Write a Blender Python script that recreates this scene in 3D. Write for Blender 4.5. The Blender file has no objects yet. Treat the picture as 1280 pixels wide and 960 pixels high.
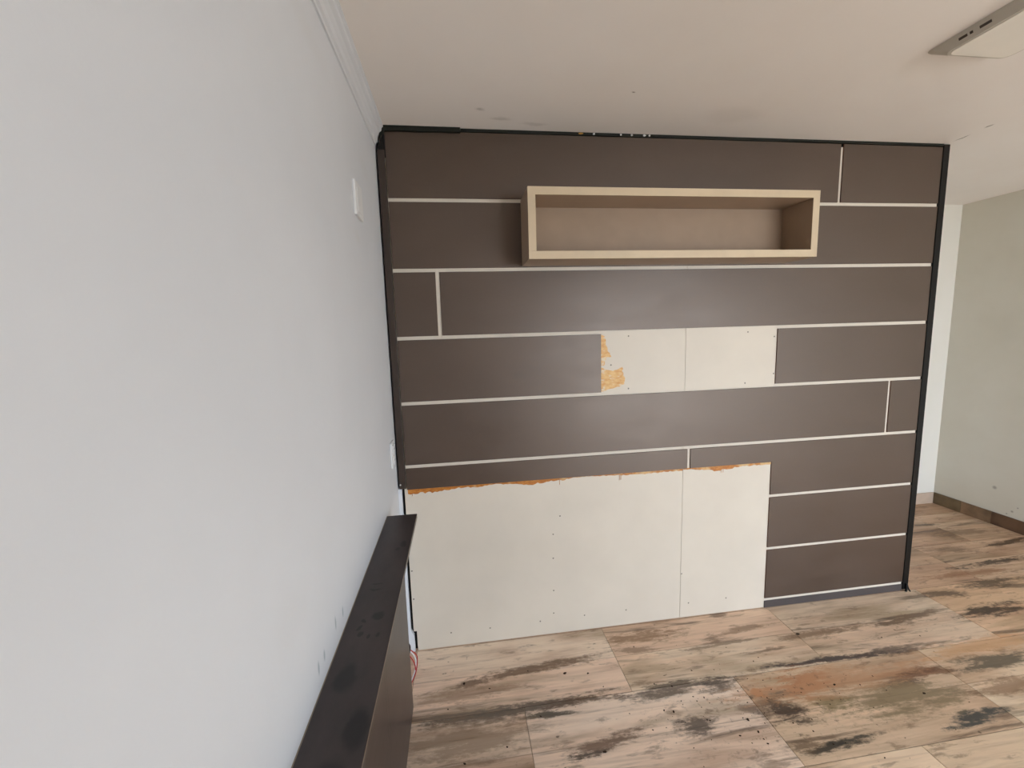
import bpy, bmesh, math, random
from mathutils import Matrix, Vector

# ---------------------------------------------------------------- camera, world, light, exposure
scene = bpy.context.scene
C = scene.collection
cam_d = bpy.data.cameras.new('camera')
cam_d.sensor_width = 36.0
cam_d.lens = 14.582
cam_d.clip_start = 0.02
cam = bpy.data.objects.new('camera', cam_d)
right = Vector((0.99089273, -0.13123751, -0.03013826))
fwd = Vector((0.12650169, 0.98398143, -0.12560996))
up = Vector((0.04614023, 0.12065346, 0.99162181))
M = Matrix((right, up, -fwd)).transposed().to_4x4()
M.translation = Vector((0.3256, -2.0495, 1.6596))
cam.matrix_world = M
C.objects.link(cam)
scene.camera = cam

world = bpy.data.worlds.new('daylight')
scene.world = world
world.use_nodes = True
bg = world.node_tree.nodes['Background']
bg.inputs['Color'].default_value = (0.78, 0.88, 1.0, 1)
bg.inputs['Strength'].default_value = 15.0

WX0, WX1, WZ1 = 1.95, 4.20, 2.1      # sliding-door opening in the rear wall
YB = -3.9                            # rear wall
DX0, DX1 = 0.5, 1.9                  # window of the space behind the partition
pd = bpy.data.lights.new('door_portal', 'AREA')
pd.shape = 'RECTANGLE'; pd.size = WX1 - WX0; pd.size_y = WZ1; pd.cycles.is_portal = True
po = bpy.data.objects.new('door_portal', pd); C.objects.link(po)
po.location = ((WX0 + WX1) / 2, YB - 0.08, WZ1 / 2); po.rotation_euler = (math.radians(90), 0, math.radians(180))
po.rotation_euler = (math.radians(90), 0, 0)
# the room side is +y; an area light shines along its own -z, rotate so that -z -> +y
po.rotation_euler = (math.radians(90), 0, 0)

sd = bpy.data.lights.new('sun', 'SUN'); sd.energy = 20.0; sd.color = (1.0, .96, .90); sd.angle = .0093
so = bpy.data.objects.new('sun', sd); C.objects.link(so); so.rotation_euler = (math.radians(-38), 0, 0)   # from behind the house, onto the terrace only

vs = scene.view_settings
scene.display_settings.display_device = 'sRGB'
vs.view_transform = 'Standard'; vs.look = 'None'; vs.gamma = 1.0; vs.use_curve_mapping = False
vs.exposure = -0.16
scene.cycles.use_denoising = True
scene.cycles.max_bounces = 12
scene.cycles.diffuse_bounces = 8

H = 2.592
R = random.Random(7)

# ---------------------------------------------------------------- materials
def lin(c):
    return tuple((v / 255 / 12.92) if v / 255 <= 0.04045 else ((v / 255 + 0.055) / 1.055) ** 2.4 for v in c) + (1,)

class Mat:
    def __init__(s, name, rough=0.6, spec=0.5):
        s.m = bpy.data.materials.new(name); s.m.use_nodes = True
        s.nt = s.m.node_tree; s.b = s.nt.nodes['Principled BSDF']
        s.b.inputs['Roughness'].default_value = rough
        s.b.inputs['Specular IOR Level'].default_value = spec
    def n(s, t, **kw):
        x = s.nt.nodes.new(t)
        for k, v in kw.items(): setattr(x, k, v)
        return x
    def l(s, a, b): s.nt.links.new(a, b)
    def setin(s, sock, v):
        if isinstance(v, bpy.types.NodeSocket): s.l(v, sock)
        else: sock.default_value = v
    def pos(s):
        return s.n('ShaderNodeNewGeometry').outputs['Position']
    def mapping(s, vec, loc=(0, 0, 0), rot=(0, 0, 0), scale=(1, 1, 1), t='POINT'):
        m = s.n('ShaderNodeMapping', vector_type=t)
        s.l(vec, m.inputs['Vector'])
        m.inputs['Location'].default_value = loc; m.inputs['Rotation'].default_value = rot; m.inputs['Scale'].default_value = scale
        return m.outputs[0]
    def noise(s, vec, scale=5, detail=4, rough=0.55, dist=0.0, col=False):
        n = s.n('ShaderNodeTexNoise'); s.l(vec, n.inputs['Vector'])
        n.inputs['Scale'].default_value = scale; n.inputs['Detail'].default_value = detail
        n.inputs['Roughness'].default_value = rough; n.inputs['Distortion'].default_value = dist
        return n.outputs['Color' if col else 'Fac']
    def rng(s, v, a, b, c=0.0, d=1.0, smooth=False):
        m = s.n('ShaderNodeMapRange'); m.interpolation_type = 'SMOOTHSTEP' if smooth else 'LINEAR'
        s.l(v, m.inputs['Value'])
        for k, x in zip(('From Min', 'From Max', 'To Min', 'To Max'), (a, b, c, d)): m.inputs[k].default_value = x
        return m.outputs['Result']
    def mix(s, f, a, b):
        m = s.n('ShaderNodeMix', data_type='RGBA')
        s.setin(m.inputs[0], f); s.setin(m.inputs[6], a); s.setin(m.inputs[7], b)
        return m.outputs[2]
    def math(s, op, a, b=0.0):
        m = s.n('ShaderNodeMath', operation=op); s.setin(m.inputs[0], a); s.setin(m.inputs[1], b)
        return m.outputs[0]
    def vmath(s, op, a, b):
        m = s.n('ShaderNodeVectorMath', operation=op); s.setin(m.inputs[0], a); s.setin(m.inputs[1], b)
        return m.outputs[0]
    def length(s, a):
        m = s.n('ShaderNodeVectorMath', operation='LENGTH'); s.l(a, m.inputs[0]); return m.outputs['Value']
    def stain(s, col, vec, loc, rot, scale, color, strength, inner=0.35):
        ln = s.length(s.mapping(vec, loc, rot, scale, 'TEXTURE'))
        return s.mix(s.rng(ln, 1.0, inner, 0.0, strength, True), col, color)
    def out(s, col, bump=None, bstr=0.1, bdist=0.01):
        s.setin(s.b.inputs['Base Color'], col)
        if bump is not None:
            b = s.n('ShaderNodeBump'); b.inputs['Strength'].default_value = bstr; b.inputs['Distance'].default_value = bdist
            s.l(bump, b.inputs['Height']); s.l(b.outputs[0], s.b.inputs['Normal'])
        return s.m

def plain(name, c, rough=0.5, spec=0.5, var=0.06, scale=6):
    m = Mat(name, rough, spec); p = m.pos()
    n = m.noise(p, scale, 5)
    k = lin(c); d = tuple(x * (1 - var) for x in k[:3]) + (1,); u = tuple(min(1, x * (1 + var)) for x in k[:3]) + (1,)
    return m.out(m.mix(m.rng(n, .35, .65), d, u))

def wall_paint(name='white_wall_paint', ca=(211, 215, 221), cb=(217, 221, 227)):
    m = Mat(name, 0.55, 0.35); p = m.pos()
    n = m.noise(p, 1.3, 4)
    col = m.mix(m.rng(n, .35, .65), lin(ca), lin(cb))
    wv = m.vmath('ADD', p, m.vmath('SCALE', m.noise(p, 30, 3, col=True), (0, 0, 0)))
    # short grey pencil / scuff strokes above the ledge on the left wall, chipped spot by the corner
    for y, z, l in ((-1.195, .957, .022), (-1.157, .956, .018), (-1.067, .967, .024), (-1.006, .953, .02)):
        col = m.stain(col, p, (0, y, z), (0, 0, 0), (.05, .007, l), lin((160, 172, 180)), .9, .3)
    for y, z, a, b, s_ in ((-.5, 2.0, .05, .03, .12), (-.3, 2.3, .1, .05, .12), (-.12, 1.1, .05, .10, .35), (-1.3, 1.15, .12, .08, .08), (-.9, 2.4, .2, .05, .08)):
        col = m.stain(col, p, (0, y, z), (0, 0, 0), (.05, a, b), lin((198, 196, 190)), s_, .2)
    for y, z, w in ((.50, .15, .012), (.53, .12, .008), (.47, .19, .008), (.62, .3, .02)):
        col = m.stain(col, p, (4.55, y, z), (0, 0, 0), (.05, w, w), lin((120, 112, 100)), .6, .2)
    return m.out(col, m.noise(p, 90, 3), .06, .004)

def side_paint():
    m = Mat('warm_shade_wall_paint', 0.55, 0.35); p = m.pos()  # right wall's dim, yellowish shading is put into the paint colour
    col = m.mix(m.rng(m.noise(p, 1.6, 4), .35, .65), lin((212, 208, 194)), lin((220, 217, 205)))
    for y, z, w in ((.50, .15, .012), (.53, .12, .008), (.47, .19, .008), (.62, .3, .02)):
        col = m.stain(col, p, (4.55, y, z), (0, 0, 0), (.05, w, w), lin((120, 112, 100)), .6, .2)
    return m.out(col, m.noise(p, 90, 3), .06, .004)

def ceiling_paint():
    m = Mat('ceiling_paint', 0.6, 0.3); p = m.pos()
    n = m.noise(p, 1.1, 4)
    col = m.mix(m.rng(n, .35, .65), lin((238, 233, 229)), lin((242, 238, 235)))
    w = m.vmath('ADD', p, m.vmath('MULTIPLY', m.vmath('SUBTRACT', m.noise(p, 14, 4, col=True), (.5, .5, .5)), (.05, .05, 0)))
    for x, y, a, b, s_ in ((.467, -.17, .03, .02, .35), (.56, -.10, .07, .02, .25), (1.065, -.339, .012, .008, .8), (.72, -.06, .08, .02, .2), (1.6, -.2, .2, .1, .08)):
        col = m.stain(col, w, (x, y, H), (0, 0, 0), (a, b, 1), lin((120, 112, 102)), s_, .2)
    # hairline crack running from the partition corner towards the camera
    for x, y, l in ((2.992, -.07, .045), (2.973, -.192, .022)):
        col = m.stain(col, w, (x, y, H), (0, 0, .12), (.006, l, 1), lin((95, 88, 78)), .85, .3)
    return m.out(col, m.noise(p, 60, 3), .05, .004)

def dark_board():
    m = Mat('dark_brown_board', 0.34, 1.0); m.b.inputs['IOR'].default_value = 1.57; m.b.inputs['Specular Tint'].default_value = (1, .86, .76, 1); p = m.pos()
    n = m.noise(m.mapping(p, scale=(1, 1, 2.5)), 3.2, 6, .6)
    col = m.mix(m.rng(n, .3, .7), lin((50, 36, 28)), lin((61, 47, 39)))
    f = m.noise(m.mapping(p, scale=(3, 3, 3)), 40, 4)
    col = m.mix(m.rng(f, .3, .7, 0, .18), col, lin((72, 58, 49)))
    col = m.stain(col, p, (.62, 0, 1.44), (0, 0, 0), (.05, .1, .035), lin((44, 36, 31)), .5, .2)
    m.l(m.rng(n, .3, .7, .42, .50), m.b.inputs['Roughness'])
    return m.out(col, m.noise(p, 160, 3), .05, .002)

def ledge_board():
    m = Mat('dark_ledge_board', 0.36, 0.5); p = m.pos()
    n = m.noise(m.mapping(p, scale=(2, 1, 2)), 5, 6, .65)
    col = m.mix(m.rng(n, .3, .7), lin((46, 38, 38)), lin((66, 56, 55)))
    w = m.vmath('ADD', p, m.vmath('MULTIPLY', m.vmath('SUBTRACT', m.noise(p, 25, 4, col=True), (.5, .5, .5)), (.03, .03, 0)))
    # greasy hand print and smudges on the top
    for x, y, a, b in ((.080, -.972, .018, .022), (.046, -.986, .007, .011), (.037, -1.012, .007, .011), (.046, -1.037, .007, .012), (.066, -1.046, .007, .012), (.093, -1.045, .007, .012),
                       (.100, -.587, .014, .03), (.085, -.62, .01, .015), (.045, -1.175, .03, .05), (.100, -1.30, .03, .06), (.05, -.82, .025, .006), (.05, -.85, .022, .006), (.07, -1.4, .04, .06)):
        col = m.stain(col, w, (x, y, .907), (0, 0, 0), (a, b, 1), lin((14, 11, 12)), .9, .5)
    return m.out(col, m.noise(p, 120, 3), .05, .002)

STAINS = [
(0.646, -0.21, 0.3, 0.022, 0.061, (120, 98, 80), 0.8),
(0.306, -0.248, 0.066, 0.02, 0.13, (110, 90, 74), 0.7),
(0.534, -0.418, 0.484, 0.02, 0.027, (92, 82, 74), 0.8),
(0.367, -0.438, 0.191, 0.03, -0.061, (120, 112, 104), 0.6),
(0.658, -0.46, 0.092, 0.014, -0.024, (70, 64, 56), 0.8),
(1.25, -0.432, 0.264, 0.024, 0.028, (84, 72, 62), 0.75),
(0.83, -0.419, 0.169, 0.018, -0.006, (100, 78, 62), 0.7),
(0.839, -0.628, 0.168, 0.024, 0.167, (120, 98, 84), 0.8),
(0.755, -0.655, 0.097, 0.01, 0.049, (78, 68, 62), 0.7),
(1.252, -0.614, 0.085, 0.035, 0.031, (70, 60, 54), 0.75),
(1.447, -0.443, 0.083, 0.03, 0.107, (76, 66, 60), 0.7),
(2.128, -0.398, 0.346, 0.014, -0.03, (84, 76, 76), 0.85),
(2.414, -0.399, 0.199, 0.022, 0.005, (88, 78, 74), 0.7),
(2.752, -0.21, 0.209, 0.022, 0.115, (125, 105, 88), 0.8),
(2.206, -0.229, 0.227, 0.022, 0.04, (130, 108, 90), 0.7),
(3.27, -0.236, 0.236, 0.03, 0.048, (82, 70, 60), 0.85),
(1.654, -0.602, 0.081, 0.04, -0.432, (64, 52, 46), 0.8),
(1.546, -0.6, 0.095, 0.03, -0.414, (90, 72, 62), 0.6),
(2.286, -0.57, 0.108, 0.014, 0.035, (82, 70, 74), 0.8),
(2.417, -0.536, 0.201, 0.022, 0.008, (110, 68, 44), 0.7),
(1.828, -0.502, 0.145, 0.05, 0.109, (176, 108, 62), 0.75),
(1.614, -0.51, 0.026, 0.02, 0.147, (196, 120, 50), 0.7),
(1.72, -0.778, 0.176, 0.014, 0.051, (70, 68, 64), 0.85),
(1.615, -0.756, 0.085, 0.022, 0.021, (110, 92, 76), 0.7),
(2.398, -0.768, 0.153, 0.022, 0.047, (72, 76, 78), 0.85),
(2.187, -0.639, 0.294, 0.06, 0.017, (140, 128, 104), 0.75),
(1.89, -0.613, 0.095, 0.025, -0.107, (128, 118, 84), 0.6),
(2.842, -0.528, 0.229, 0.035, 0.002, (104, 98, 88), 0.8),
(3.192, -0.064, 0.156, 0.022, -0.151, (92, 76, 62), 0.75),
(3.612, -0.027, 0.277, 0.028, 0.015, (96, 84, 70), 0.8),
(3.875, 0.156, 0.321, 0.018, 0.04, (84, 70, 58), 0.8),
(4.33, 0.356, 0.234, 0.018, 0.081, (92, 76, 60), 0.8),
(4.016, 0.692, 0.091, 0.012, -0.03, (92, 82, 72), 0.7),
(3.774, 0.344, 0.189, 0.024, -0.12, (128, 108, 88), 0.6),
(1.268, -0.096, 0.19, 0.03, 0.003, (138, 110, 84), 0.7),
(1.157, -0.176, 0.129, 0.015, -0.168, (112, 88, 68), 0.5),
(0.277, -0.311, 0.247, 0.03, 0.022, (150, 122, 102), 0.5),
(0.298, -0.525, 0.255, 0.07, 0.0, (150, 130, 110), 0.55),
(1.744, -0.012, 0.046, 0.014, 0.013, (110, 92, 80), 0.6),
(1.818, -0.136, 0.16, 0.012, 0.076, (130, 108, 90), 0.6),
(1.636, -0.216, 0.274, 0.008, 0.043, (110, 92, 76), 0.6),
(2.891, -0.444, 0.361, 0.035, 0.031, (214, 170, 128), 0.5),
(1.956, -0.51, 0.454, 0.05, 0.02, (206, 166, 136), 0.6),
(2.71, -0.658, 0.179, 0.03, 0.037, (138, 110, 88), 0.6),
(4.182, 0.536, 0.264, 0.03, -0.031, (120, 100, 80), 0.5),
(3.568, 0.078, 0.308, 0.02, -0.027, (166, 124, 92), 0.6),
]

def floor_tile():
    m = Mat('wood_look_porcelain', 0.42, 0.45); p = m.pos()
    info = m.n('ShaderNodeObjectInfo')
    sep = m.n('ShaderNodeSeparateXYZ'); m.l(p, sep.inputs[0])
    # two printed planks along each tile
    band = m.math('FLOOR', m.math('DIVIDE', m.math('ADD', sep.outputs['Y'], 8.298), .20745))
    seed = m.math('ADD', m.math('MULTIPLY', info.outputs['Random'], 37.0), m.math('MULTIPLY', band, 3.71))
    comb = m.n('ShaderNodeCombineXYZ')
    m.l(m.math('ADD', sep.outputs['X'], m.math('MULTIPLY', seed, 1.7)), comb.inputs[0])
    m.l(m.math('ADD', sep.outputs['Y'], m.math('MULTIPLY', seed, .9)), comb.inputs[1])
    m.l(seed, comb.inputs[2])
    v = comb.outputs[0]
    wn = m.n('ShaderNodeTexWhiteNoise', noise_dimensions='1D'); m.l(seed, wn.inputs['W'])
    r = m.n('ShaderNodeValToRGB'); cr = r.color_ramp
    cr.elements[0].position = 0; cr.elements[0].color = lin((204, 176, 156))
    cr.elements[1].position = 1; cr.elements[1].color = lin((246, 236, 222))
    for q, c in ((.3, (236, 212, 194)), (.55, (242, 226, 210)), (.8, (218, 196, 174))):
        e = cr.elements.new(q); e.color = lin(c)
    m.l(wn.outputs['Value'], r.inputs[0]); col = r.outputs[0]
    big = m.noise(m.mapping(v, scale=(.7, 3.6, 1)), 1.5, 5, .55, .5)
    col = m.mix(m.rng(big, .44, .66, 0, .7, True), col, lin((184, 152, 128)))
    big2 = m.noise(m.mapping(v, (5, 3, 1), scale=(.8, 3.2, 1)), 1.7, 4, .55, .4)
    col = m.mix(m.rng(big2, .5, .66, 0, .7, True), col, lin((246, 222, 202)))
    big3 = m.noise(m.mapping(v, (1, 9, 4), scale=(.6, 3.0, 1)), 1.5, 4, .55, .4)
    col = m.mix(m.rng(big3, .54, .68, 0, .6, True), col, lin((150, 134, 106)))
    grain = m.noise(m.mapping(v, scale=(1.1, 22, 1)), 2.2, 6, .6, .6)
    col = m.mix(m.rng(grain, .46, .74, 0, .42), col, lin((140, 114, 94)))
    streak = m.noise(m.mapping(v, (2, 7, 0), scale=(.55, 7, 1)), 1.9, 8, .62, .5)
    col = m.mix(m.rng(streak, .56, .68, 0, .8, True), col, lin((98, 82, 70)))
    blotch = m.noise(m.mapping(v, (4, 2, 6), scale=(1.5, 5, 1)), 5, 6, .65, .3)
    col = m.mix(m.rng(blotch, .55, .68, 0, .6, True), col, lin((120, 98, 80)))
    fine = m.noise(m.mapping(v, scale=(6, 50, 1)), 3, 4, .6)
    col = m.mix(m.rng(fine, .4, .75, 0, .16), col, lin((244, 226, 206)))
    spots = m.noise(m.mapping(v, scale=(1.4, 2, 1)), 15, 3, .6)
    col = m.mix(m.rng(spots, .69, .77, 0, .75, True), col, lin((84, 66, 54)))
    # thin printed seam between the two planks
    fr = m.math('FRACT', m.math('DIVIDE', m.math('ADD', sep.outputs['Y'], 8.298), .20745))
    dseam = m.math('ABSOLUTE', m.math('SUBTRACT', fr, .5))
    col = m.mix(m.rng(dseam, .488, .497, 0, .45, True), col, lin((104, 86, 72)))
    # printed knots, streaks and rust at the places where the tiles show them
    w = m.vmath('MULTIPLY', m.vmath('SUBTRACT', m.noise(m.mapping(p, scale=(1, 3.2, 1)), 6, 6, .68, col=True), (.5, .5, .5)), (.16, .05, 0))
    pw = m.vmath('ADD', p, w)
    rag = m.math('ADD', m.math('MULTIPLY', m.math('SUBTRACT', m.noise(m.mapping(p, (3, 1, 0), scale=(1.0, 6, 1)), 4.5, 8, .68, .3), .5), 3.4),
                 m.math('MULTIPLY', m.math('SUBTRACT', m.noise(m.mapping(p, (8, 1, 0), scale=(1.6, 3.5, 1)), 22, 6, .7), .5), 1.6))
    for (x, y, a, b, ang, c, s_) in STAINS:
        ln = m.length(m.mapping(pw, (x, y, 0), (0, 0, ang), (a * 1.15, b * 1.55, 50), 'TEXTURE'))
        f = m.rng(m.math('ADD', ln, rag), 1.15, .35, 0, min(1, s_ * 1.15), True)
        # raggedness only breaks up the stain, it never reaches past its own outline
        f = m.math('MULTIPLY', f, m.rng(ln, 1.7, .9, 0, 1, True))
        col = m.mix(f, col, lin(c))
    col = m.vmath('MULTIPLY', col, info.outputs['Color'])   # tint set per tile by position, browner behind the partition
    # fine dirt around the middle of the room
    dz = m.length(m.mapping(p, (1.62, -.6, 0), (0, 0, 0), (.75, .3, 50), 'TEXTURE'))
    dirt = m.math('MULTIPLY', m.rng(dz, 1.0, .2, 0, .75, True), m.rng(m.noise(p, 26, 5, .7), .55, .68, 0, 1, True))
    col = m.mix(dirt, col, lin((88, 70, 56)))
    m.l(m.rng(grain, .3, .7, .36, .52), m.b.inputs['Roughness'])
    return m.out(col, grain, .12, .003)

def glue_mat():
    m = Mat('amber_glue', 0.45, 0.5); p = m.pos()
    n = m.noise(m.mapping(p, scale=(1, 1, 2.5)), 34, 5, .7)
    col = m.mix(m.rng(n, .36, .62), lin((160, 88, 22)), lin((196, 132, 56)))
    n2 = m.noise(p, 11, 4)
    col = m.mix(m.rng(n2, .52, .62, 0, .6), col, lin((220, 196, 146)))
    return m.out(col, n, .3, .003)

def glue_mat_pale():
    m = Mat('dried_glue_smear', 0.5, 0.4); p = m.pos()
    n = m.noise(m.mapping(p, scale=(1, 1, 2.2)), 30, 5, .7)
    col = m.mix(m.rng(n, .36, .62), lin((206, 150, 84)), lin((224, 188, 128)))
    n2 = m.noise(m.mapping(p, scale=(1, 1, 2)), 24, 5)
    col = m.mix(m.rng(n2, .55, .66, 0, .8), col, lin((222, 214, 192)))
    return m.out(col, n, .3, .003)

M_WALL = wall_paint(); M_CEIL = ceiling_paint(); M_DARK = dark_board(); M_LEDGE = ledge_board(); M_TILE = floor_tile()
M_GLUE = glue_mat(); M_SMEAR = glue_mat_pale()
M_CREAM = plain('cream_backing_board', (212, 204, 191), .5, .4, .03, 3)
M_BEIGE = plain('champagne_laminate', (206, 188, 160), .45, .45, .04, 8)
M_SIDE = side_paint(); M_FAR = wall_paint('far_wall_paint', (232, 230, 222), (236, 234, 228))  # far wall painted lighter than right wall, lighting contrast put into colour
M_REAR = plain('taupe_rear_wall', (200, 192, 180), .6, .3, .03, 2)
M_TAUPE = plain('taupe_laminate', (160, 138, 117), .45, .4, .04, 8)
M_BLACK = plain('black_metal_trim', (14, 12, 11), .5, .25, .1)
M_FILL = plain('black_filler', (26, 28, 22), .6, .3, .2, 20)
M_KICK = plain('charcoal_kickboard', (74, 68, 68), .5, .4, .06)
M_TRIM = plain('dark_brown_edge_trim', (56, 45, 38), .45, .45, .06)
M_MDF = plain('brown_board_core', (96, 62, 44), .7, .3, .1, 30)
M_GROUT = plain('floor_grout', (150, 134, 116), .8, .2, .08, 20)
M_SOFT = plain('white_plastic', (222, 224, 226), .4, .5, .02)
M_LAMP = plain('white_lamp_body', (238, 234, 226), .45, .5, .02)
M_LAMPSIDE = plain('grey_lamp_rim', (196, 191, 180), .45, .5, .02)
M_SLOT = plain('lamp_slot', (70, 64, 58), .6, .3, .02)
M_SCREW = plain('screw_steel', (120, 114, 104), .5, .5, .1, 60)
M_BRIGHT = plain('bright_screw', (214, 214, 212), .3, .5, .02)
M_RED = plain('red_insulation', (176, 34, 40), .4, .5, .03)
M_WHITEW = plain('white_insulation', (222, 222, 226), .4, .5, .03)
M_ALU = plain('white_aluminium', (224, 224, 222), .4, .5, .02)
M_TERR = plain('terrace_concrete', (170, 160, 146), .8, .2, .05, 3)
M_FOAM = plain('yellow_foam', (196, 150, 84), .8, .2, .1, 40)
M_DIRT = plain('dark_crumbs', (58, 44, 36), .9, .2, .2, 60)
M_EDGE = plain('pale_edge_band', (150, 138, 122), .4, .5, .05)
SK = [plain('skirting_tile_' + k, c, .45, .45, .25, 9) for k, c in (('tan', (128, 104, 80)), ('brown', (98, 74, 56)), ('dark', (52, 40, 33)), ('olive', (108, 92, 68)))]
M_SKLIGHT = plain('skirting_tile_light', (196, 176, 158), .45, .45, .1, 9)

# ---------------------------------------------------------------- mesh helpers
def box(bm, x0, y0, z0, x1, y1, z1):
    vs_ = [bm.verts.new(c) for c in ((x0, y0, z0), (x1, y0, z0), (x1, y1, z0), (x0, y1, z0), (x0, y0, z1), (x1, y0, z1), (x1, y1, z1), (x0, y1, z1))]
    for f in ((3, 2, 1, 0), (4, 5, 6, 7), (0, 1, 5, 4), (1, 2, 6, 5), (2, 3, 7, 6), (3, 0, 4, 7)): bm.faces.new([vs_[i] for i in f])
    return bm

def prism(bm, pts, axis, a, b):
    """extrude a closed 2D outline (in the plane across 'axis') from a to b"""
    def P(u, v, w):
        return {'x': (w, u, v), 'y': (u, w, v), 'z': (u, v, w)}[axis]
    A = [bm.verts.new(P(u, v, a)) for u, v in pts]; B = [bm.verts.new(P(u, v, b)) for u, v in pts]
    bm.faces.new(A); bm.faces.new(list(reversed(B)))
    n = len(pts)
    for i in range(n): bm.faces.new((A[i], B[i], B[(i + 1) % n], A[(i + 1) % n]))
    bmesh.ops.recalc_face_normals(bm, faces=bm.faces[:])
    return bm

def tube(bm, pts, r, seg=10):
    rings = []
    pts = [Vector(p) for p in pts]
    for i, p in enumerate(pts):
        t = (pts[min(i + 1, len(pts) - 1)] - pts[max(i - 1, 0)]).normalized()
        a = t.orthogonal().normalized() if i == 0 else (rings[-1][1] - t * rings[-1][1].dot(t)).normalized()
        b = t.cross(a)
        rings.append(([bm.verts.new(p + r * (math.cos(2 * math.pi * k / seg) * a + math.sin(2 * math.pi * k / seg) * b)) for k in range(seg)], a))
    for (A, _), (B, _) in zip(rings, rings[1:]):
        for k in range(seg): bm.faces.new((A[k], A[(k + 1) % seg], B[(k + 1) % seg], B[k])).smooth = True
    bm.faces.new(list(reversed(rings[0][0]))); bm.faces.new(rings[-1][0])
    bmesh.ops.recalc_face_normals(bm, faces=bm.faces[:])
    return bm

def smooth_path(pts, n=6):
    P = [Vector(p) for p in pts]; out = []
    for i in range(len(P) - 1):
        a, b, c, d = P[max(i - 1, 0)], P[i], P[i + 1], P[min(i + 2, len(P) - 1)]
        for k in range(n):
            t = k / n
            out.append(.5 * ((2 * b) + (c - a) * t + (2 * a - 5 * b + 4 * c - d) * t * t + (3 * b - a - 3 * c + d) * t ** 3))
    out.append(P[-1]); return out

def obj(name, bm, mat, parent=None, bevel=0.0, mats=None, loc=None):
    if bevel:
        bmesh.ops.bevel(bm, geom=bm.edges[:], offset=bevel, segments=2, profile=.5, affect='EDGES')
    me = bpy.data.meshes.new(name); bm.to_mesh(me); bm.free()
    for m in ([mat] if mats is None else mats): me.materials.append(m)
    o = bpy.data.objects.new(name, me); C.objects.link(o)
    if parent is not None: o.parent = parent
    if loc: o.location = loc
    return o

def struct(o):
    o['kind'] = 'structure'; return o

def thing(name, label, cat, loc=(0, 0, 0), group=None):
    o = bpy.data.objects.new(name, None); o.empty_display_size = .1; C.objects.link(o)
    o.location = loc; o['label'] = label; o['category'] = cat
    if group: o['group'] = group
    return o

def B(*a): return box(bmesh.new(), *a)

# ---------------------------------------------------------------- the room shell
XR, YF = 4.55, 1.035
T = .12
struct(obj('wall_left', B(-T, YB - T, 0, 0, YF + T, H), M_WALL))
struct(obj('wall_right', B(XR, YB - T, 0, XR + T, YF + T, H), M_SIDE))
struct(obj('wall_far', B(0, YF, 0, XR, YF + T, H), M_FAR))
struct(obj('ceiling', B(-T, YB - T, H, XR + T, YF + T, H + .1), M_CEIL))
bm = bmesh.new()
box(bm, 0, YB - T, 0, WX0, YB, H); box(bm, WX1, YB - T, 0, XR, YB, H); box(bm, WX0, YB - T, WZ1, WX1, YB, H)
struct(obj('wall_rear', bm, M_REAR))
bm = bmesh.new()
box(bm, WX0, YB - .09, 0, WX0 + .05, YB - .03, WZ1); box(bm, WX1 - .05, YB - .09, 0, WX1, YB - .03, WZ1)
box(bm, WX0 + .05, YB - .09, WZ1 - .05, WX1 - .05, YB - .03, WZ1); box(bm, (WX0 + WX1) / 2 - .03, YB - .09, .03, (WX0 + WX1) / 2 + .03, YB - .03, WZ1 - .05)
box(bm, WX0 + .05, YB - .09, 0, WX1 - .05, YB - .03, .03)
struct(obj('window_1', bm, M_ALU))
struct(obj('terrace', B(-4, -12, -.14, 9, YB - T - .002, -.04), M_TERR))

# partition core behind the cladding
struct(obj('wall_front', B(0.0175, .022, 0, 2.985, .12, H), M_BLACK))
struct(obj('trim_2', prism(bmesh.new(), [(.0003, .001), (.033, .001), (.031, .09), (.0165, .12), (.0165, .895), (.0003, .895)], 'y', .0005, .0215), M_WALL))   # plaster return in the corner
# crown moulding on the left wall
prof = [(0, H), (0, H - .088), (.006, H - .088), (.008, H - .078), (.014, H - .072), (.016, H - .052), (.024, H - .034), (.034, H - .026), (.036, H - .014), (.042, H - .010), (.042, H)]
bm = bmesh.new(); prism(bm, prof, 'y', YB, -.012)
struct(obj('trim_1', bm, M_WALL))

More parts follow.
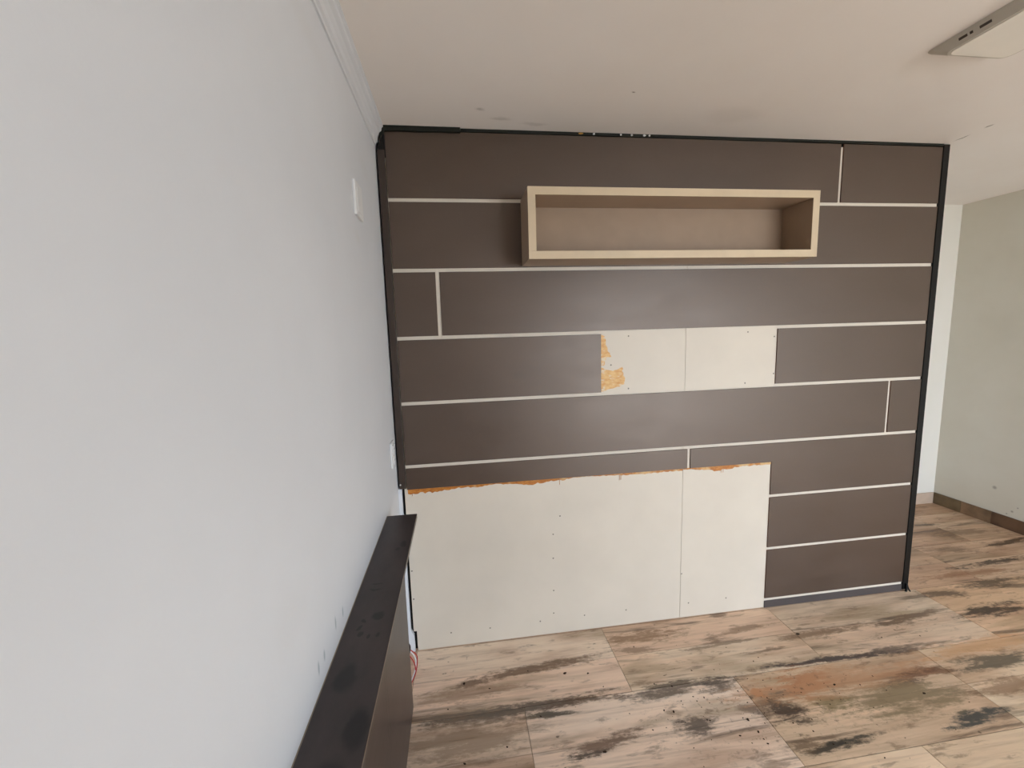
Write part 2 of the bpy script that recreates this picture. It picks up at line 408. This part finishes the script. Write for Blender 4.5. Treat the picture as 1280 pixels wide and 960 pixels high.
# floor: grout bed with every porcelain tile a piece of its own
floor = struct(obj('floor', B(-T, YB - T, -.1, XR + T, YF + T, -.0028), M_GROUT))
TL, TD, G = 1.008, .4149, .0022
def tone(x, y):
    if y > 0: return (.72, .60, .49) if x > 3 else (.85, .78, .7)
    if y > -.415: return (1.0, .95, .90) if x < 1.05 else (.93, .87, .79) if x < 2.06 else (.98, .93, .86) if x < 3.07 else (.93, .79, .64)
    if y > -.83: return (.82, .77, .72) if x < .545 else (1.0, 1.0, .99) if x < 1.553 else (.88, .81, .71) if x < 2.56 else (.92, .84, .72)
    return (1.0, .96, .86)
y1 = 0.4149 * 3
k = 0
meshes = {}
while y1 > YB:
    y0 = y1 - TD
    j = round(y1 / TD)
    off = (1.05 if j % 2 == 0 else .545)
    x = off - 2 * TL
    while x < XR:
        xa, xb = max(x, 0), min(x + TL, XR)
        ya, yb = max(y0, YB), min(y1, YF)
        if xb - xa > .01 and yb - ya > .01:
            key = (round(xb - xa, 4), round(yb - ya, 4))
            if key not in meshes:
                w_, h_ = key; c = .0012
                bm = bmesh.new()
                lo = [(G / 2, G / 2), (w_ - G / 2, G / 2), (w_ - G / 2, h_ - G / 2), (G / 2, h_ - G / 2)]
                hi = [(G / 2 + c, G / 2 + c), (w_ - G / 2 - c, G / 2 + c), (w_ - G / 2 - c, h_ - G / 2 - c), (G / 2 + c, h_ - G / 2 - c)]
                v0 = [bm.verts.new((a, b, -.0028)) for a, b in lo]; v1 = [bm.verts.new((a, b, -.0008)) for a, b in lo]; v2 = [bm.verts.new((a, b, 0)) for a, b in hi]
                bm.faces.new(v2)
                for A_, B_ in ((v0, v1), (v1, v2)):
                    for i in range(4): bm.faces.new((A_[i], A_[(i + 1) % 4], B_[(i + 1) % 4], B_[i]))
                me = bpy.data.meshes.new('tile'); bm.to_mesh(me); bm.free(); me.materials.append(M_TILE)
                meshes[key] = me
            o = bpy.data.objects.new('tile', meshes[key]); o.location = (xa, ya, R.uniform(-.0002, .0002)); o.parent = floor
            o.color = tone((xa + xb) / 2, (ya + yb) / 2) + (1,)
            C.objects.link(o)
        x += TL
    y1 -= TD

# skirting of cut tile pieces along the right and far walls
SKH = .102
sk = struct(obj('baseboard_right', B(XR - .004, YB, 0, XR, YF, SKH - .004), M_GROUT))
order = [3, 0, 1, 0, 2, 1, 0, 2, 3, 0, 1, 3]
y = YF - .012; i = 0
while y > YB + .02:
    ln = min(.205, y - YB)
    obj('tile', B(XR - .014, y - ln + .001, .001, XR - .004, y - .001, SKH), SK[order[i % len(order)]], sk, .0012)
    y -= ln; i += 1
sf = struct(obj('baseboard_far', B(0, YF - .004, 0, XR - .015, YF, SKH - .004), M_GROUT))
x = XR - .015; i = 0
while x > .05:
    ln = min(.41, x)
    obj('tile', B(x - ln + .001, YF - .013, .001, x - .001, YF - .004, SKH), M_SKLIGHT if i == 0 else SK[i % 4], sf, .0012)
    x -= ln; i += 1

# ---------------------------------------------------------------- the clad partition
pan = thing('wall_panelling', 'dark brown board cladding with pale joints and stripped cream areas on the middle partition', 'wall panelling', (1.5, 0, 0))
def PO(name, bm, mat, bevel=0, parent=None, mats=None):
    o = obj(name, bm, mat, pan if parent is None else parent, bevel, mats)
    if parent is None: o.location = (-1.5, 0, 0)
    return o

JT = .0175
YB0 = .006
def back_sheet(x0, x1, notch):
    bm = bmesh.new()
    pts = [(x0, .112), (x0 + .0, H - .03), (x1, H - .03), (x1, .001), (x0 + .016, .001), (x0 + .016, .112)] if notch else [(x0, .001), (x0, H - .03), (x1, H - .03), (x1, .001)]
    prism(bm, pts, 'y', YB0, .021)
    return bm
left_sheet = PO('backing_board', back_sheet(.030, 1.5175, True), M_CREAM)
right_sheet = PO('backing_board', back_sheet(1.5195, 2.972, False), M_CREAM)
left_sheet['label'] = 'exposed cream backing board left of the thin vertical seam'
right_sheet['label'] = 'exposed cream backing board right of the thin vertical seam'

def seam_z(n): return .052 + (8 - n) * .3178
def board(pts):
    """dark board: laminate front with a brown core on its edges"""
    bm = bmesh.new(); prism(bm, pts, 'y', 0.0, YB0 - .0003)
    bmesh.ops.bevel(bm, geom=[e for e in bm.edges if all(abs(v.co.y) < 1e-6 for v in e.verts)], offset=.0007, segments=1, affect='EDGES')
    for f in bm.faces:
        f.material_index = 0 if f.normal.y < -.3 else 1
    o = PO('cladding_board', bm, M_DARK, mats=[M_DARK, M_MDF]); return o
def rect(x0, z0, x1, z1): return [(x0, z0), (x0, z1), (x1, z1), (x1, z0)]
XL, XE = .0435, 2.972
h2 = JT / 2
def zr(n):   # row n lies between strip n-1 (above) and strip n (below)
    return seam_z(n) + h2, (seam_z(n - 1) - h2 if n > 1 else H - .016)
z0, z1 = zr(1); board(rect(XL, z0, 2.3555, z1)); board(rect(2.3725, z0, XE, z1))
z0, z1 = zr(2); board(rect(XL, z0, XE, z1))
z0, z1 = zr(3); board(rect(XL, z0, .2375, z1)); board(rect(.2565, z0, XE, z1))
z0, z1 = zr(4); board(rect(XL, z0, 1.054, z1)); board(rect(2.045, z0, XE, z1))
z0, z1 = zr(5); board(rect(XL, z0, 2.757, z1)); board(rect(2.774, z0, XE, z1))
z0, z1 = zr(6)
ZC = .888
board(rect(XL, ZC, 1.5405, z1)); board([(1.5575, ZC), (1.5575, z1), (XE, z1), (XE, z0), (2.046, z0), (2.046, ZC)])
z0, z1 = zr(7); board(rect(2.046, z0, XE, z1))
z0, z1 = zr(8); board(rect(2.046, z0, XE, z1))
PO('kickboard', B(2.046, .001, .001, XE, YB0 - .0003, seam_z(8) - h2), M_KICK, .0006)['label'] = 'charcoal grey kick strip under the lowest pale joint'

# edge trims
et = PO('edge_trim', B(2.9735, -.004, .012, 3.010, .125, H - .004), M_BLACK, .001); et['label'] = 'black upright edge trim at the right end'
bm = bmesh.new(); tube(bm, smooth_path([(2.995, -.006, .05), (2.992, -.012, .02), (2.984, -.014, .003)]), .006, 8); tube(bm, smooth_path([(3.0, -.004, .05), (3.006, -.010, .02), (3.014, -.016, .002)]), .004, 8)
obj('loose_seal', bm, M_BLACK, et)
lt = PO('corner_trim', B(.0085, -.012, .898, .0405, .004, 2.488), M_TRIM, .001); lt['label'] = 'dark brown corner strip beside the white wall, cut off at the bottom'
bm = bmesh.new(); bmesh.ops.create_uvsphere(bm, u_segments=12, v_segments=8, radius=.0042, matrix=Matrix.Translation((.014, -.013, .921))); obj('screw', bm, M_BRIGHT, lt)
# filler along the top with chips of foam and plaster
bm = bmesh.new()
pts = [(.028, H - .0012)]
x = .384
top = [(.028, H - .0012), (.384, H - .0012)]
prism(bm, [(.026, H - .001), (.384, H - .001), (.384, H - .022), (.30, H - .021), (.2, H - .023), (.1, H - .021), (.046, H - .024), (.026, H - .06)], 'y', -.014, .004)
fl = PO('filler_strip', bm, M_FILL); fl['label'] = 'thicker black filler piece at the top left corner'
bm = bmesh.new()
low = []
x = 2.972
while x > .39:
    low.append((x, H - .0135 + R.uniform(-.0018, .0018))); x -= R.uniform(.05, .12)
prism(bm, [(.385, H - .001), (2.972, H - .001)] + low + [(.385, H - .013)], 'y', -.003, .004)
fl2 = PO('filler_strip', bm, M_FILL)
for (x, w_, m_) in ((.956, .012, M_FOAM), (1.02, .005, M_SOFT), (1.155, .005, M_SOFT), (1.21, .006, M_SOFT), (1.275, .008, M_SOFT), (1.30, .006, M_SOFT)):
    bm = bmesh.new(); bmesh.ops.create_icosphere(bm, subdivisions=2, radius=1)
    for v in bm.verts: v.co = Vector((v.co.x * w_, v.co.y * .004, v.co.z * .005)) * R.uniform(.75, 1.15) + Vector((x, -.004, H - .007))
    obj('foam_chip' if m_ is M_FOAM else 'plaster_chip', bm, m_, fl2)
bm = bmesh.new()
prism(bm, [(.012, 2.46), (.012, 2.515), (.022, 2.520), (.022, 2.56), (.030, 2.57), (.043, 2.57), (.043, 2.46)], 'y', -.006, .006)
PO('filler_block', bm, M_BLACK)

# screws driven into the backing
SCREWS = [(.826, .677), (.787, .578), (.785, .442), (.784, .255), (.782, .122), (.956, .087), (.706, .083), (.431, .079), (.223, .079), (.040, .45), (.040, .294), (1.197, .089), (1.571, .086),
          (1.803, .089), (1.525, .27), (1.203, 1.618), (1.204, 1.345), (1.873, 1.619), (2.03, 1.59), (2.036, 1.388), (1.868, 1.343), (1.109, 1.472)]
bm = bmesh.new(); bmesh.ops.create_cone(bm, cap_ends=True, segments=12, radius1=.0042, radius2=.003, depth=.0012, matrix=Matrix.Rotation(math.radians(90), 4, 'X'))
sme = bpy.data.meshes.new('screw'); bm.to_mesh(sme); bm.free(); sme.materials.append(M_SCREW)
for x, z in SCREWS:
    o = bpy.data.objects.new('screw', sme); C.objects.link(o); o.parent = left_sheet if x < 1.518 else right_sheet
    o.location = (x, YB0 - .0006, z)

# amber glue left where the boards were cut away
def ragged(x0, x1, zt, prof, seed, parent, label=None):
    r = random.Random(seed); bm = bmesh.new()
    n = int((x1 - x0) / .012)
    low = []
    def w(x):
        for (a, b), (c, d) in zip(prof, prof[1:]):
            if a <= x <= c: return b + (d - b) * (x - a) / (c - a)
        return prof[-1][1]
    for i in range(n + 1):
        x = x0 + (x1 - x0) * i / n
        low.append((x, zt - max(.003, 1.25 * w(x) * r.uniform(.72, 1.2))))
    ya, yb = YB0 - .0022, YB0 - .0002
    for i in range(n):
        (xa, za), (xb, zb) = low[i], low[i + 1]
        t = [(xa, ya, zt), (xb, ya, zt), (xb, ya, zb + .0015), (xa, ya, za + .0015), (xb, yb, zb), (xa, yb, za)]
        V = [bm.verts.new(q) for q in t]
        bm.faces.new((V[0], V[3], V[2], V[1])); bm.faces.new((V[3], V[5], V[4], V[2]))
    bmesh.ops.remove_doubles(bm, verts=bm.verts[:], dist=1e-5)
    return obj('glue_residue', bm, M_GLUE, parent)
ragged(.046, 1.517, ZC + .001, [(.04, .024), (.10, .022), (.22, .018), (.30, .011), (.40, .013), (.48, .006), (.58, .013), (.68, .020), (.78, .012), (.84, .013), (.9, .005), (1.0, .004), (1.1, .009), (1.3, .012), (1.517, .011)], 3, left_sheet)
ragged(1.520, 2.046, ZC + .001, [(1.52, .008), (1.60, .010), (1.68, .022), (1.76, .022), (1.84, .014), (1.95, .011), (2.046, .014)], 4, right_sheet)
# drips
for x, l in ((.066, .03), (.826, .03), (1.155, .032), (1.163, .03), (1.744, .035), (1.756, .034)):
    bm = tube(bmesh.new(), [(x, YB0 - .001, ZC - .006), (x + .001, YB0 - .001, ZC - .006 - l * .5), (x, YB0 - .001, ZC - .006 - l)], .0012, 6)
    obj('glue_drip', bm, M_GLUE, left_sheet if x < 1.518 else right_sheet)
def smear(pts, seed):
    r = random.Random(seed); bm = bmesh.new()
    P = []
    for i, (a, b) in enumerate(pts):
        c, d = pts[(i + 1) % len(pts)]
        for k in range(4):
            t = k / 4; P.append((a + (c - a) * t + (r.uniform(-.0035, .0035) if a > 1.06 else 0), b + (d - b) * t + r.uniform(-.002, .002)))
    prism(bm, P, 'y', YB0 - .0013, YB0 - .0001)
    bmesh.ops.triangulate(bm, faces=[f for f in bm.faces if len(f.verts) > 4])
    o = obj('glue_smear', bm, M_SMEAR, left_sheet); return o
smear([(1.0545, 1.63), (1.074, 1.619), (1.08, 1.593), (1.085, 1.568), (1.096, 1.541), (1.112, 1.511), (1.091, 1.516), (1.08, 1.503), (1.069, 1.469), (1.0545, 1.472)], 5)
smear([(1.0545, 1.461), (1.091, 1.447), (1.118, 1.441), (1.145, 1.449), (1.172, 1.461), (1.17, 1.435), (1.177, 1.417), (1.186, 1.395), (1.18, 1.373), (1.155, 1.357), (1.114, 1.35), (1.078, 1.339), (1.0545, 1.336)], 6)

# ---------------------------------------------------------------- box shelf
bx0, bx1, bz0, bz1, D, W = .656, 2.063, 1.973, 2.278, .20, .034
sh = thing('wall_shelf', 'long beige open box shelf mounted high on the dark panelled partition', 'shelf', ((bx0 + bx1) / 2, 0, bz0))
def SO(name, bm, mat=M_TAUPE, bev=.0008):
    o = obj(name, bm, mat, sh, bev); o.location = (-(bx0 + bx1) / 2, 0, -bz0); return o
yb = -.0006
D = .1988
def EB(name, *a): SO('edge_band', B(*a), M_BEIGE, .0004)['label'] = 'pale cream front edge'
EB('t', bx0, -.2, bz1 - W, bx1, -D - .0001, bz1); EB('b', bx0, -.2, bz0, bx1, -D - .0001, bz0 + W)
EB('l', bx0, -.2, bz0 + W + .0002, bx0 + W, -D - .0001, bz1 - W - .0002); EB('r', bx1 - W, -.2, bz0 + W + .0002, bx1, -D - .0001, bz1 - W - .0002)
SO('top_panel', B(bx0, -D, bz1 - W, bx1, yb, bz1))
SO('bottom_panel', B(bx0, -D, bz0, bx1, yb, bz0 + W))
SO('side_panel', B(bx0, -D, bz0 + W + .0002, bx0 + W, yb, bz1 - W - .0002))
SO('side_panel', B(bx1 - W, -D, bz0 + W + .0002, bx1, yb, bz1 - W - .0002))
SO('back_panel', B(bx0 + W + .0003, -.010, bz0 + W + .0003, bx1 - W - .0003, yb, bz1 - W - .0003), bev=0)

# ---------------------------------------------------------------- low ledge along the left wall
SZ = .907; LY0, LY1 = YB + .3, -.335
ld = thing('low_wall_ledge', 'long dark brown box ledge with a dusty flat top along the white left wall', 'ledge', (.06, LY1, 0))
def LO(name, bm, mat=M_LEDGE, bev=.001):
    o = obj(name, bm, mat, ld, bev); o.location = (-.06, -LY1, 0); return o
tb = LO('top_board', B(.0015, LY0, SZ - .018, .124, LY1, SZ), bev=.0012)
LO('front_board', B(.038, LY0, .0015, .056, LY1, SZ - .0182))
LO('end_board', B(.0015, LY1 - .018, .0015, .0378, LY1 - .0002, SZ - .0182))
o = obj('edge_band', B(.1242, LY0 + .002, SZ - .0035, .1247, LY1 - .002, SZ - .0012), M_EDGE, tb); o['label'] = 'thin pale line along the outer top edge'
o = obj('edge_band', B(.0004, LY0 + .002, SZ - .001, .0028, LY1 - .002, SZ + .0004), M_EDGE, tb); o['label'] = 'thin pale sealant line against the wall'

# ---------------------------------------------------------------- wall fittings
wp = thing('blank_wall_plate', 'square white blank cover plate high on the left wall near the dark partition', 'wall plate', (0, -.475, 2.128))
bm = B(.0, -.052, -.058, .010, .052, .058); obj('plate', bm, M_SOFT, wp, .003)
bm = B(.0085, -.030, -.042, .0115, .030, .042); obj('insert', bm, M_SOFT, wp, .001)
ws = thing('wall_socket', 'white wall socket, low on the left wall beside the dark corner strip', 'socket', (0, -.115, 1.11))
obj('plate', B(0, -.038, -.06, .008, .038, .06), M_SOFT, ws, .002)
for dz in (-.026, .026):
    bm = B(.0078, -.02, dz - .018, .013, .02, dz + .018); f = obj('socket_insert', bm, M_SOFT, ws, .0015)
    bm = bmesh.new()
    for dy in (-.008, .008): bmesh.ops.create_cone(bm, cap_ends=True, segments=10, radius1=.0022, radius2=.0022, depth=.001, matrix=Matrix.Translation((.0132, dy, dz)) @ Matrix.Rotation(math.radians(90), 4, 'Y'))
    obj('socket_hole', bm, M_SLOT, f)

# ceiling lamp
lp = thing('ceiling_light', 'slim pale rectangular lamp panel mounted flat on the ceiling', 'lamp', (2.16, -.99, H))
def rrect(x0, y0, x1, y1, r, n=5):
    P = []
    for cx, cy, a in ((x1 - r, y1 - r, 0), (x0 + r, y1 - r, 90), (x0 + r, y0 + r, 180), (x1 - r, y0 + r, 270)):
        for k in range(n + 1):
            t = math.radians(a + 90 * k / n); P.append((cx + r * math.cos(t), cy + r * math.sin(t)))
    return P
bm = bmesh.new()
rings = [(-.147, -.34, .147, .335, .02, -.0008), (-.145, -.337, .145, .330, .02, -.006), (-.134, -.30, .122, .288, .03, -.034)]
vr = [[bm.verts.new((x, y, z)) for x, y in rrect(a, b, c, d, r)] for a, b, c, d, r, z in rings]
for A_, B_ in zip(vr, vr[1:]):
    n = len(A_)
    for i in range(n): bm.faces.new((A_[i], B_[i], B_[(i + 1) % n], A_[(i + 1) % n])).smooth = False
bm.faces.new(vr[0]); bm.faces.new(list(reversed(vr[-1]))); bmesh.ops.recalc_face_normals(bm, faces=bm.faces[:])
rim = obj('rim', bm, M_LAMPSIDE, lp)
bm = bmesh.new(); prism(bm, rrect(-.126, -.292, .114, .280, .026), 'z', -.0365, -.0342)
obj('diffuser', bm, M_LAMP, lp, .0006)
for y0_, y1_ in ((.213, .236), (.198, .206), (.150, .180)):
    bm = B(-.0012, y0_, -.004, .0012, y1_, .004)
    o = obj('vent_slot', bm, M_SLOT, rim); o.location = (-.1405, 0, -.018); o.rotation_euler = (0, math.radians(-21), 0)

# loose wires at the foot of the corner
wr = thing('loose_wires', 'loop of red and white electric wires hanging at the floor behind the ledge end', 'wires', (.04, -.12, 0))
def WO(name, pts, mat, r=.0026):
    o = obj(name, tube(bmesh.new(), smooth_path(pts, 8), r, 8), mat, wr); o.location = (-.04, .12, 0)
WO('red_wire', [(.010, -.16, .16), (.030, -.13, .115), (.046, -.10, .07), (.052, -.085, .032), (.050, -.12, .006), (.044, -.17, .004), (.032, -.22, .012)], M_RED)
WO('red_wire', [(.006, -.18, .15), (.026, -.15, .10), (.040, -.13, .05), (.046, -.13, .016), (.040, -.16, .008), (.030, -.21, .02)], M_RED)
WO('white_wire', [(.008, -.17, .17), (.026, -.14, .12), (.040, -.115, .075), (.046, -.10, .03), (.044, -.14, .010), (.034, -.20, .016)], M_WHITEW, .003)
WO('black_wire', [(.008, -.17, .19), (.018, -.15, .17), (.026, -.14, .14), (.020, -.15, .11)], M_BLACK, .006)

# crumbs of plaster and dirt on the tiles
bm = bmesh.new()
spots = [(2.065, -.221, 7), (2.32, -.635, 5), (.283, -.246, 5), (.881, -.285, 4), (.402, -.293, 3), (2.472, -.314, 3), (2.676, -.338, 3), (1.976, -.531, 4), (1.183, -.541, 4), (1.146, -.528, 3), (.771, -.266, 5), (.21, -.371, 3), (1.242, -.418, 4), (1.168, -.393, 3), (1.471, -.626, 5), (1.476, -.68, 4), (1.392, -.684, 3), (1.478, -.731, 3), (1.352, -.497, 3), (1.17, -.16, 3), (.596, -.223, 3), (.61, -.47, 3), (.83, -.66, 5), (.28, -.62, 4), (.45, -.58, 3)]
for _ in range(110):
    spots.append((R.gauss(1.55, .35), min(-.05, R.gauss(-.6, .16)), R.uniform(1, 2.6)))
for x, y, s_ in spots:
    s_ *= .0011
    t = bmesh.ops.create_icosphere(bm, subdivisions=1, radius=1)['verts']
    a = R.uniform(0, 3.14)
    for v in t:
        q = Vector((v.co.x * s_ * 1.6, v.co.y * s_, v.co.z * s_ * .45)) * R.uniform(.7, 1.2)
        v.co = Vector((x + q.x * math.cos(a) - q.y * math.sin(a), y + q.x * math.sin(a) + q.y * math.cos(a), q.z + s_ * .4))
dbr = obj('debris', bm, M_DIRT); dbr['kind'] = 'stuff'; dbr['label'] = 'dark crumbs of dirt and plaster scattered over the wood-look floor tiles'; dbr['category'] = 'debris'
